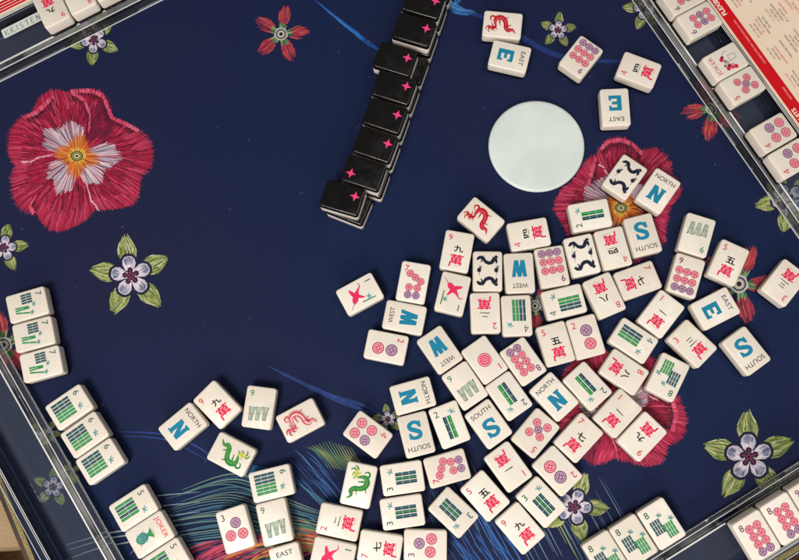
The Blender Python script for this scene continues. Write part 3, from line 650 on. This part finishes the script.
def star_flower(cx, cy, R, rot=-99, kind=0):
    """five sepals with inner petals"""
    for k in range(5):
        a = math.radians(rot+72*k)
        ca, sa = math.cos(a), math.sin(a)
        def T(u, v): return (cx+(u*ca-v*sa)*R, cy+(u*sa+v*ca)*R)
        def edge_r(u): return .245*min(1, max(.02, (u/.58)**.8))*(1 if u < .6 else max(.22, 1-((u-.6)/.46)**1.9))
        N = 46 if R > 25 else 26
        if kind == 0:
            base = [lin('8e9a52'), lin('a2a866'), lin('76843e'), lin('b0b284'), lin('4a5a2a'), lin('6a7838'), lin('98a258'), lin('bcbc96')]
            A.poly([P(*T(u, s*edge_r(u))) for s, us in ((1, [i/12 for i in range(1, 13)]), (-1, [i/12 for i in range(12, 0, -1)])) for u in us], lin('5c6a36'), .03)
            for i in range(N*2):
                v = rnd.uniform(-.25, .25); u0 = rnd.uniform(.2, .8); u1 = min(1.06, u0+rnd.uniform(.15, .35))-abs(v)*.5*(rnd.random())
                k1 = edge_r(u0)/.25; k2 = max(.3, edge_r(u1)/.25)
                stitch(*T(u0, v*k1), *T(u1, v*k2), R*rnd.uniform(.016, .03), jit(rnd.choice(base), .2), .05+zr(0, .03))
            E = [(.55, 0), (.53, .1), (.45, .17), (.33, .19), (.2, .13), (.1, 0), (.2, -.13), (.33, -.19), (.45, -.17), (.53, -.1)]
            A.poly([P(*T(u*1.0+.02, v*1.12)) for u, v in E], lin('101530'), .09)
            A.poly([P(*T(u*.92, v*.9)) for u, v in E], lin('b8aeb8'), .11)
            for i in range(N//2):
                v = rnd.uniform(-.14, .14); u0 = rnd.uniform(.08, .3); stitch(*T(u0, v*.7), *T(u0+.18-abs(v)*.3, v), R*.025, jit(rnd.choice([lin('e4dade'), lin('d2c6d2'), lin('b9b6ca')]), .08), .13+zr(0, .01))
            for i in range(N):
                v = rnd.uniform(-.12, .12); stitch(*T(.5-abs(v)*.7, v), *T(rnd.uniform(.28, .42), v*.7), R*.022, jit(rnd.choice([lin('5a6284'), lin('4a5274'), lin('8088a2'), lin('9a9eb2')]), .1), .145+zr(0, .01))
        else:
            base = [lin('a02c38'), lin('b43c40'), lin('7c2438'), lin('b45248'), lin('6c2848'), lin('a83040')]
            for i in range(int(N*1.2)):
                v = rnd.uniform(-.2, .2); u0 = rnd.uniform(.22, .6); u1 = min(1.0, u0+rnd.uniform(.25, .5))-abs(v)*.3
                k1 = edge_r(u0)/.2; k2 = max(.6, edge_r(u1)/.2)
                stitch(*T(u0, v*k1*.9), *T(u1, v*k2), R*rnd.uniform(.02, .04), jit(rnd.choice(base), .15), .04+zr(0, .03))
            for i in range(N//3):
                v = rnd.uniform(-.14, .14); stitch(*T(.2, v*.7), *T(rnd.uniform(.3, .42), v), R*.035, jit(rnd.choice([lin('4c7a4a'), lin('2f5a3c'), lin('7c9a6a')]), .1), .09+zr(0, .01))
    if kind == 0:
        for k in range(5):
            a = math.radians(rot+72*k); x, y = cx+R*.15*math.cos(a), cy+R*.15*math.sin(a)
            A.poly([P(x+R*.07*math.cos(t), y+R*.07*math.sin(t)) for t in [i*.63 for i in range(10)]], lin('2c0f2a'), .165)
            stitch(cx, cy, x+(x-cx)*.2, y+(y-cy)*.2, R*.04, lin('7a3460'), .175)
        A.poly([P(cx+R*.1*math.cos(t), cy+R*.1*math.sin(t)) for t in [i*.63 for i in range(10)]], lin('3a1230'), .17)
    else:
        for j, (r, col) in enumerate(((.22, 'b0aea8'), (.17, '20242c'), (.135, '9c988e'), (.10, 'b8b2a4'), (.06, '16181c'))):
            A.poly([P(cx+R*r*math.cos(t)*(1+.1*math.sin(5*t)*(j == 0)), cy+R*r*math.sin(t)) for t in [i*math.tau/20 for i in range(20)]], lin(col), .12+j*.012)
for f in [(131, 276, 40, -99), (749, 457, 45, -93), (94, 40, 25, -48), (558, 30, 18, -84), (4, 248, 24, -80), (53, 487, 20, -84), (388, 419, 15, -100), (574, 507, 34, -70), (645, 8, 22, 110), (788, 200, 32, 170), (48, 432, 13, -60), (70, 472, 12, -30), (640, 0, 10, -10)]: star_flower(*f)  # two small ones under the left rack paint in its refraction of print
for f in [(281, 34, 30, -78, 1), (739, 284, 42, -70, 1), (4, 345, 36, -100, 1), (713, 108, 34, 170, 1), (535, 306, 26, -60, 1)]: star_flower(*f)
# feather strands
def strand(pts, w, col, z=None):
    z = rnd.uniform(.006, .05) if z is None else z
    Q, Wd = crom(pts, [w*.2]+[w]*(len(pts)-2)+[w*.3] if len(pts) > 2 else w, 8)
    A.ribbon([P(x, y) for x, y in Q], [v/S0 for v in Wd], col, False, z)
PAL = [lin('44707a'), lin('5c8480'), lin('2f5870'), lin('6c8874'), lin('264c68'), lin('64806a')]
for i in range(28):                                          # sweep opening to the left of the lower left tiles
    t = i/33
    x0, y0 = 160+60*abs(t-.45)+rnd.uniform(-14, 8), 490+t*74
    x1, y1 = 318+rnd.uniform(-5, 5), 512+t*40
    strand([(x0, y0), ((x0*.6+x1*.4), y0-4-12*(1-t)), ((x0*.25+x1*.75), (y0*.35+y1*.65)-6*(1-t)), (x1, y1)], rnd.uniform(.7, 1.4), jit(rnd.choice(PAL), .2))
for i in range(16):
    t = i/15; strand([(66, 560-3*i), (100+30*t, 548-5*i*.6), (140, 540-2*i), (170+20*t, 530)], 1.2, jit(lin('8c9aa0'), .1)) if i in (0, 3, 5) else None
for i in range(5): strand([(118+i*3, 506+i*12), (150, 497+i*11), (200, 492+i*10)], 1.2, jit(lin('7d97a4'), .2))
for i in range(46):                                          # crimson, amber and teal barbs along the bottom
    x = 176+rnd.uniform(0, 150); y = 562-rnd.uniform(0, 34)*(.4+.6*(x-176)/150)
    col = rnd.choice([lin('a02a40'), lin('b84450'), lin('c08030'), lin('d09a48'), lin('9c6a28'), lin('2c6c54')] if x > 235 else [lin('8c2040'), lin('b03a58'), lin('6c1c3c'), lin('a8485c')])
    strand([(x-16, y+14), (x, y+4), (x+24, y-5), (x+46, y-8)], rnd.uniform(1.2, 2.6), jit(col, .2), .05+zr(0, .03))
for i in range(40):                                          # red and amber fan right of the nine bamboo tile
    t = rnd.random(); x0, y0 = 290+rnd.uniform(-4, 6), 512+t*40; x1, y1 = 328+rnd.uniform(-6, 4), 528+t*26
    strand([(x0, y0), ((x0+x1)/2, (y0+y1)/2-2), (x1, y1)], rnd.uniform(.8, 1.7), jit(rnd.choice([lin('a83a34'), lin('c0702c'), lin('3f7f66'), lin('c99a54'), lin('2f6c7a')]), .2), .04+zr(0, .04))
for i in range(26):                                          # dark teal barbs between the lower left tiles and the two character tile
    t = i/25; strand([(288+3*i*.6, 476+i*1.2), (308+t*20, 492+t*14), (334+t*6, 520+t*24)], rnd.uniform(.6, 1.2), jit(rnd.choice([lin('2b5c74'), lin('47787c'), lin('1f4668')]), .2))
for i in range(15):                                          # yellow green strokes left of the green dragon
    x = 306+i*3.2; strand([(x, 441+abs(i-7)*.9), (x+10, 452+i*.8), (x+22+i*.3, 468+i*.6)], 1.3, jit(rnd.choice([lin('6c8048'), lin('46704e'), lin('868e56')]), .2))
for i in range(22):                                          # blue barbs
    x = 284+rnd.uniform(0, 40); y = 448+rnd.uniform(0, 34); strand([(x, y), (x+10, y+9), (x+24, y+26)], rnd.uniform(.5, 1.2), jit(rnd.choice([lin('24508c'), lin('1c4078'), lin('3468a0')]), .2))
for i in range(12): strand([(236+i*2, 470+i), (252+i, 466+i*1.5), (276, 470+i*2)], .9, jit(lin('2c66a0'), .2))
for i in range(40):                                          # long strands under the lower middle tiles
    x = 436+i*4.3; y0 = 500-16*math.sin(i*.35)+rnd.uniform(-12, 8)
    col = rnd.choice([lin('4c6c82'), lin('3c5a76'), lin('66808c')]) if i > 14 else rnd.choice([lin('2b5ca0'), lin('3a70b0'), lin('24508c')])
    if 22 <= i <= 26: col = lin('7c9464')
    strand([(x, y0), (x+17, y0+30), (x+36, y0+66)], rnd.uniform(.7, 1.25), jit(col, .2))
for i in range(30): x = 440+rnd.uniform(0, 70); y = 528+rnd.uniform(0, 26); strand([(x, y), (x+8, y+9), (x+18, y+24)], rnd.uniform(.8, 2), jit(rnd.choice([lin('17407c'), lin('1f5090')]), .2))
for i in range(20): x = 416+rnd.uniform(0, 60); y = 452+rnd.uniform(0, 50); strand([(x, y), (x+9, y+20), (x+18, y+44)], rnd.uniform(.5, 1), jit(rnd.choice([lin('3a5c74'), lin('27486a'), lin('55766c')]), .2))
for i in range(12): strand([(300+i*3, 380+i*4), (330+i*2, 394+i*2.4), (362, 404+i), (384, 417)], .9, lin('1e3a78'))  if i < 3 else None
strand([(268, 366), (300, 382), (340, 402), (380, 416)], 3.0, lin('1c3672')); strand([(280, 374), (320, 390), (382, 418)], 1.2, lin('24458a'))
strand([(120, 432), (160, 434), (196, 446), (228, 470)], 1.6, lin('1c3a80')); strand([(118, 436), (166, 440), (210, 462)], 1.0, lin('20448c'))
for i in range(9): strand([(318+i*1.6, 2+i*1.6), (340+i*2, 22+i*1.1), (360+i*.6, 38+i*.3)], 1.4, jit(rnd.choice([lin('1f5ea8'), lin('2a74bc'), lin('17478c')]), .15))
strand([(310, -4), (340, 20), (380, 50)], 3.4, lin('173f82')); strand([(356, 36), (368, 44), (382, 52)], 2.2, lin('1c4c98'))
for i in range(16): strand([(440+rnd.uniform(0, 24), -4+rnd.uniform(0, 8)), (455, 4+i*.6), (462+rnd.uniform(0, 14), 9+i*.4)], 1.4, jit(rnd.choice([lin('2c6cb0'), lin('1f5a9c'), lin('4a86b4')]), .15))
strand([(450, 6), (500, 24), (560, 56), (640, 62)], 6, lin('16306c'), .012)
for i in range(60):                                          # lint and specks of dust
    x, y = rnd.uniform(0, 799), rnd.uniform(0, 470); r = rnd.choice([.25, .3, .35, .5]); A.poly([P(x+r*math.cos(t)*rnd.uniform(.6, 1.4), y+r*math.sin(t)) for t in (0, 1.3, 2.5, 3.8, 5)], jit(lin('6f7690'), .3), .24)
for i in range(14):
    x, y = rnd.uniform(20, 780), rnd.uniform(20, 470); a = rnd.uniform(0, 6); strand([(x, y), (x+3*math.cos(a), y+3*math.sin(a)), (x+5*math.cos(a+.8), y+5*math.sin(a+.8))], .35, lin('55607c'), .24)

Am, Bm, Cm, Dm = (-166.7, -314), (503, 63), (145, 744), (-525, 367)
def quad_prism(pts, z0, z1, bm=None):
    bm = bm or bmesh.new(); n = len(pts)
    v = [bm.verts.new((x*MM, y*MM, z*MM)) for z in (z0, z1) for x, y in pts]
    bm.faces.new(v[:n][::-1]); bm.faces.new(v[n:])
    for i in range(n): bm.faces.new((v[i], v[(i+1) % n], v[n+(i+1) % n], v[n+i]))
    return bm
def inset(pts, d):
    cx = sum(p[0] for p in pts)/4; cy = sum(p[1] for p in pts)/4; out = []
    for x, y in pts: l = math.hypot(x-cx, y-cy); k = (l-d*1.414)/l; out.append((cx+(x-cx)*k, cy+(y-cy)*k))
    return out
MP = [Am, Bm, Cm, Dm]
mat_e = bpy.data.objects.new('game_mat', None); COL.objects.link(mat_e)
tag(mat_e, 'square navy blue game mat printed with embroidered pansies, star flowers and feathers', 'mat')
link('mat_surface', join_art(mesh_bm('mat_surface', quad_prism(inset(MP, 3.2), -2.6, 0), M['mat'], M['dye'], smooth=False), A, 0, 1), mat_e)
bm = bmesh.new(); I = inset(MP, 3.3); O = MP
for i in range(4):
    j = (i+1) % 4; quad_prism([O[i], O[j], I[j], I[i]], -2.8, .35, bm)
bmesh.ops.remove_doubles(bm, verts=bm.verts, dist=1e-7)
link('edge_binding', mesh_bm('edge_binding', bm, M['rim'], smooth=False), mat_e)
bm = bmesh.new()
for i in range(4):                                           # overlock stitches over the binding
    j = (i+1) % 4; a, b = O[i], O[j]; L = math.hypot(b[0]-a[0], b[1]-a[1]); dx, dy = (b[0]-a[0])/L, (b[1]-a[1])/L; nx, ny = -dy, dx; k = int(L/1.5)
    for q in range(3, k-3):
        s = q*1.5; x, y = a[0]+dx*s, a[1]+dy*s
        quad_prism([(x-.1*nx, y-.1*ny), (x+dx*.6-.1*nx, y+dy*.6-.1*ny), (x+dx*1.2+nx*3.2, y+dy*1.2+ny*3.2), (x+dx*.7+nx*3.2, y+dy*.7+ny*3.2)], -1, .9, bm)
link('binding_thread', mesh_bm('binding_thread', bm, M['thread'], smooth=False), mat_e)

# ------------------------------------------------------------------ table and floor
table = link('table_top', mesh_bm('table_top', quad_prism(inset(MP, -5), -38, -2.9), M['wood'], smooth=False)); tag(table, kind='structure')
fl = link('floor', mesh_bm('floor', quad_prism([(-3000, -3000), (3000, -3000), (3000, 3000), (-3000, 3000)], -760, -740), M['floor'], smooth=False)); tag(fl, kind='structure')
rug = link('rug', mesh_bm('rug', quad_prism([(-900, -900), (900, -900), (900, -175), (-560, -178), (-650, -186), (-900, -200)], -739.5, -731), M['rug'], smooth=False)); tag(rug, 'dark brown rug on the beige floor below the table corner', 'rug')

# ------------------------------------------------------------------ clear racks: local x along, y away from the table centre
def rack(o, deg, sign, x0, x1, label, sticker=False):
    e = bpy.data.objects.new('tile_rack', None); COL.objects.link(e)
    e.location = (o[0]*MM, o[1]*MM, 0); a = math.radians(deg); e.rotation_euler.z = a if sign > 0 else a+math.pi
    if sign < 0: x0, x1 = -x1, -x0
    tag(e, label, 'rack', 'clear acrylic racks round the mat')
    w = link('front_wall', mesh_bm('front_wall', box_bm(x0, x1, 0, 5.5, .3, 13.6, r=.6, seg=2), M['glass'], smooth=False), e)
    fb = bmesh.new(); bm = bmesh.new()
    box_bm(x0, x1, .9, 4.3, 13.62, 13.72, bm=fb)  # grey strip paints in broad reflections along the wall top
    for y0, y1, z0, z1 in ((-.35, .0, .3, 1.1), (1.1, 1.45, .05, .28), (-.2, .3, 13.3, 13.9), (4.7, 5.7, 13.3, 14.1)): box_bm(x0, x1, y0, y1, z0, z1, bm=bm)  # whitish strips paint in the light caught by the wall edges
    link('edge_glint', mesh_bm('edge_glint', bm, M['edge'], smooth=False), w)
    link('top_reflection', mesh_bm('top_reflection', fb, M['edge_dim'], smooth=False), w)
    s = link('shelf', mesh_bm('shelf', quad_yz(x0, x1, [(5.7, 12.2), (27, 10.2), (27, 8.4), (5.7, 10.4)]), M['thin'], smooth=False), e)
    link('base', mesh_bm('base', quad_yz(x0, x1, [(5.7, 2.4), (50, 2.4), (50, .3), (5.7, .3)]), M['thin'], smooth=False), e)
    bm = bmesh.new()
    for y0, y1, z1 in ((36.2, 37.6, 18.6), (40.8, 41.8, 9)): quad_yz(x0, x1, [(y0, z1), (y1, z1), (y1, 2.5), (y0, 2.5)], bm)
    r = link('card_ridge', mesh_bm('card_ridge', bm, M['thin'], smooth=False), e)
    bm = bmesh.new()
    for y0, y1, z0, z1 in ((36.1, 36.5, 18.6, 19.0), (37.3, 37.7, 18.6, 19.0), (41.2, 41.5, 9.0, 9.4), (49.0, 49.4, 2.4, 2.7)): box_bm(x0, x1, y0, y1, z0, z1, bm=bm)  # same painted-in glints along the ridge and base edges
    link('edge_glint', mesh_bm('edge_glint', bm, M['edge'], smooth=False), r)
    return e
def quad_yz(x0, x1, pts, bm=None):
    bm = bm or bmesh.new(); n = len(pts)
    v = [bm.verts.new((x*MM, y*MM, z*MM)) for x in (x0, x1) for y, z in pts]
    bm.faces.new(v[:n]); bm.faces.new(v[n:][::-1])
    for i in range(n): bm.faces.new((v[i], v[n+i], v[n+(i+1) % n], v[(i+1) % n]))
    bmesh.ops.recalc_face_normals(bm, faces=bm.faces)
    return bm
# frame: origin, unit vector along (d) and outward (n)
FR = {}
def frame(key, o, deg, sign):
    a = math.radians(deg); d_ = (math.cos(a), math.sin(a)); n_ = (-d_[1]*sign, d_[0]*sign); FR[key] = (o, d_, n_, deg, sign)
frame('TR', (158.2, 336.4), -59.4, 1); frame('TL', (-341, 272.6), 28.5, 1); frame('L', (-303.9, 40.6), -56.2, -1); frame('BR', (179.6, -65), 31, -1)
racks = {
 'TR': rack((158.2, 336.4), -59.4, 1, -100, 325, 'clear acrylic rack at the upper right holding circle tiles and a joker'),
 'TL': rack((-341, 272.6), 28.5, 1, -60, 365, 'clear acrylic rack across the top left corner with a name sticker'),
 'L': rack((-303.9, 40.6), -56.2, -1, -170, 250, 'empty clear acrylic rack at the lower left edge'),
 'BR': rack((179.6, -65), 31, -1, -240, 170, 'clear acrylic rack in the lower right corner holding eight circles tiles')}
def world(key, X, Y):
    o, d_, n_, _, _ = FR[key]; return (o[0]+d_[0]*X+n_[0]*Y, o[1]+d_[1]*X+n_[1]*Y)
def rtile(key, k, X, Y, lab, grp, zc=26.0, tau=6.0):
    """top face centre at height zc; the glyph's top end is toward the table centre and sits higher"""
    o, d_, n_, deg, sign = FR[key]; x, y = world(key, X, Y)
    t = math.radians(tau); up = (-n_[0], -n_[1]); ang = math.degrees(math.atan2(up[1], up[0]))-90
    x -= n_[0]*TH*math.sin(t); y -= n_[1]*TH*math.sin(t)
    tile(k, x, y, ang, lab, grp, z=zc-TH*math.cos(t), tilt=tau)
G = 'tiles standing in the upper right rack'
for k, X, Y, lab in (('d6', 26.0, 21, 'six circles tile cut by the top edge in the upper right rack'), ('d6', 48.3, 21, 'six circles tile in the upper right rack beside the first gap'),
                  ('joker1', 85.4, 19, 'joker tile with a drinking glass drawing in the upper right rack'), ('d5', 107.5, 18.8, 'five circles tile between the joker and the second gap in the upper right rack'),
                  ('d4', 149.0, 17.2, 'four circles tile just below the second gap in the upper right rack'), ('d4', 171.6, 17.2, 'four circles tile last in the upper right rack, cut by the right edge'), ('d6', 3.4, 21, 'six circles tile above the top edge in the upper right rack')):
    rtile('TR', k, X, Y, lab, G)
G = 'tiles standing in the top left rack'
for k, X, lab in (('c9', 66.3, 'nine character tile beside the name sticker in the top left rack'), ('c9', 88.7, 'tile with a red nine between two others in the top left rack'), ('c9', 111.2, 'tile mostly above the top edge, third from the name sticker')):
    rtile('TL', k, X, 19.6, lab, G)
G = 'tiles standing in the lower right rack'
for k, X, lab in (('d8', 30.9, 'leftmost eight circles tile in the lower right rack'), ('d8', 53.3, 'second eight circles tile from the left in the lower right rack'), ('d9', 75.7, 'tile cut by the right edge in the lower right rack')):
    rtile('BR', k, X, 18.6, lab, G, zc=30, tau=7)

# score cards leaning on the racks
def card(key, X0, X1, Y0, Y1, label, flip=False):
    o, d_, n_, deg, sign = FR[key]
    A2 = Art(); L = X1-X0; Dp = Y1-Y0
    # local: u along the rack from X0, v outward; text reads with its top toward the table centre
    RB = lin('c8101c'); WH = lin('f0e2d2'); GR = lin('8a7a6c')
    A2.poly([(0, 1.8), (L, 1.8), (L, 11.6), (0, 11.6)], RB)
    def tx(s, u, v, h, col, **k): A2.text(s, u, v, h, col, rot=math.pi, **k)
    r = random.Random(5 if key == 'TR' else 9)
    if key == 'TR':
        tx('FLEXIBLE', 113, 5.0, 3.8, WH, bold=.03); tx('CONSECUTIVE ANY THREE SUITS OR ONE', 150, 8.4, 1.5, lin('f0b8a8'))
        tx('SUITS', 216, 4.9, 3.6, WH, bold=.03); tx('MATCHING', 198, 8.6, 1.5, lin('f0b8a8'))
    else:
        for v in (3.6, 6.2, 8.8): A2.poly([(0, v), (L, v), (L, v+.6), (0, v+.6)], lin('f0d8d0'))
    for row in range(int((Dp-18)/3.0)):
        v = 17+row*3.0
        if row % 6 == 5: continue
        for blk in range(int(L/26)+1):
            if r.random() < .08: continue
            w = r.choice(['222 000 222', 'FF 11 222 333', '111 222 3333', '333 666 999', 'NNN EEE WWW', 'DD 2468 DD']); u = 12+blk*26+r.uniform(-3, 3)
            if u > L-12: continue
            tx(w, u, v, 1.5, r.choice([RED, lin('4a6a5a'), lin('3a3a44'), lin('3a3a44'), GR]))
    me = mesh_bm('score_card', box_bm(0, L, 0, Dp, -.6, 0), M['paper'], M['ink'], smooth=False)
    me = join_art(me, A2, .02, 1)
    x, y = world(key, X0, Y0)
    c = link('score_card', me, loc=(x*MM, y*MM, 19.8*MM)); c.rotation_euler = (math.radians(-6), 0, math.radians(deg))
    tag(c, label, 'card')
card('TR', -70, 245, 38.3, 142, 'beige score card with a red band leaning on the upper right rack')
card('TL', -55, 150, 38.0, 140, 'score card with red and white stripes in the top left corner')
# handwritten name sticker on the top left rack
A3 = Art(); PEN = lin('2f5f64')
names = [[[(0, 0), (.3, 5)], [(2.8, 4.8), (.2, 2.4), (3, 0)]], [[(0, 0), (.2, 5)], [(.1, 5), (2.6, 4.2), (.4, 2.6)], [(.6, 2.6), (2.8, 0)]], [[(.6, 0), (.9, 5)]],
         [[(2.4, 4.6), (.6, 4.6), (.5, 2.8), (2.4, 2), (2, .3), (.2, .3)]], [[(1.4, 0), (1.6, 4.8)], [(0, 4.6), (3, 5)]], [[(0, 0), (.2, 4.8)], [(.2, 4.8), (2.4, 4.9)], [(.1, 2.5), (2, 2.6)], [(0, 0), (2.3, .2)]], [[(0, 0), (.3, 4.8)], [(.3, 4.8), (2.5, .2)], [(2.5, .2), (2.8, 5)]]]
u = 2.5
for ch in names:
    for st in ch: A3.ribbon([(u+x, 1.4+y) for x, y in st], .45, PEN, False)
    u += 4.7 if ch is not names[2] else 3.4
me = mesh_bm('name_sticker', box_bm(0, 35, 0, 8.4, 0, .25, rv=1.2, segv=3), M['label'], M['ink'], smooth=False)
me = join_art(me, A3, .26, 1)
st = link('name_sticker', me, racks['TL'], loc=(20.5*MM, 24.6*MM, 10.85*MM)); st.rotation_euler.x = math.radians(-4)

# ------------------------------------------------------------------ light
w = bpy.data.worlds.new('World'); scn.world = w; w.use_nodes = True
bg = w.node_tree.nodes['Background']; bg.inputs[0].default_value = (1.0, .94, .88, 1); bg.inputs[1].default_value = .20
def area(name, loc, tgt, size, size_y, power, col):
    l = bpy.data.lights.new(name, 'AREA'); l.shape = 'RECTANGLE'; l.size = size; l.size_y = size_y; l.energy = power; l.color = col
    o = bpy.data.objects.new(name, l); scn.collection.objects.link(o); o.location = loc
    o.rotation_euler = (Vector(tgt)-Vector(loc)).to_track_quat('-Z', 'Y').to_euler(); return o
area('ceiling_lamp', (-.48, -.70, 1.65), (-.05, .05, 0), .5, .5, 27, (1, .955, .91))
area('south_lamp', (.05, -1.5, .95), (0, .1, 0), 1.5, .35, 18, (1, .955, .91))
area('side_fill', (.75, .3, 1.8), (.1, .1, 0), .6, .6, 6, (1, .95, .9))  # unseen fill light, added to brighten the right side and score card
vs = scn.view_settings; vs.view_transform = 'Standard'; vs.look = 'None'; vs.exposure = -.07; vs.gamma = 1
scn.render.engine = 'CYCLES'; scn.cycles.max_bounces = 10; scn.cycles.transmission_bounces = 10; scn.cycles.transparent_max_bounces = 24
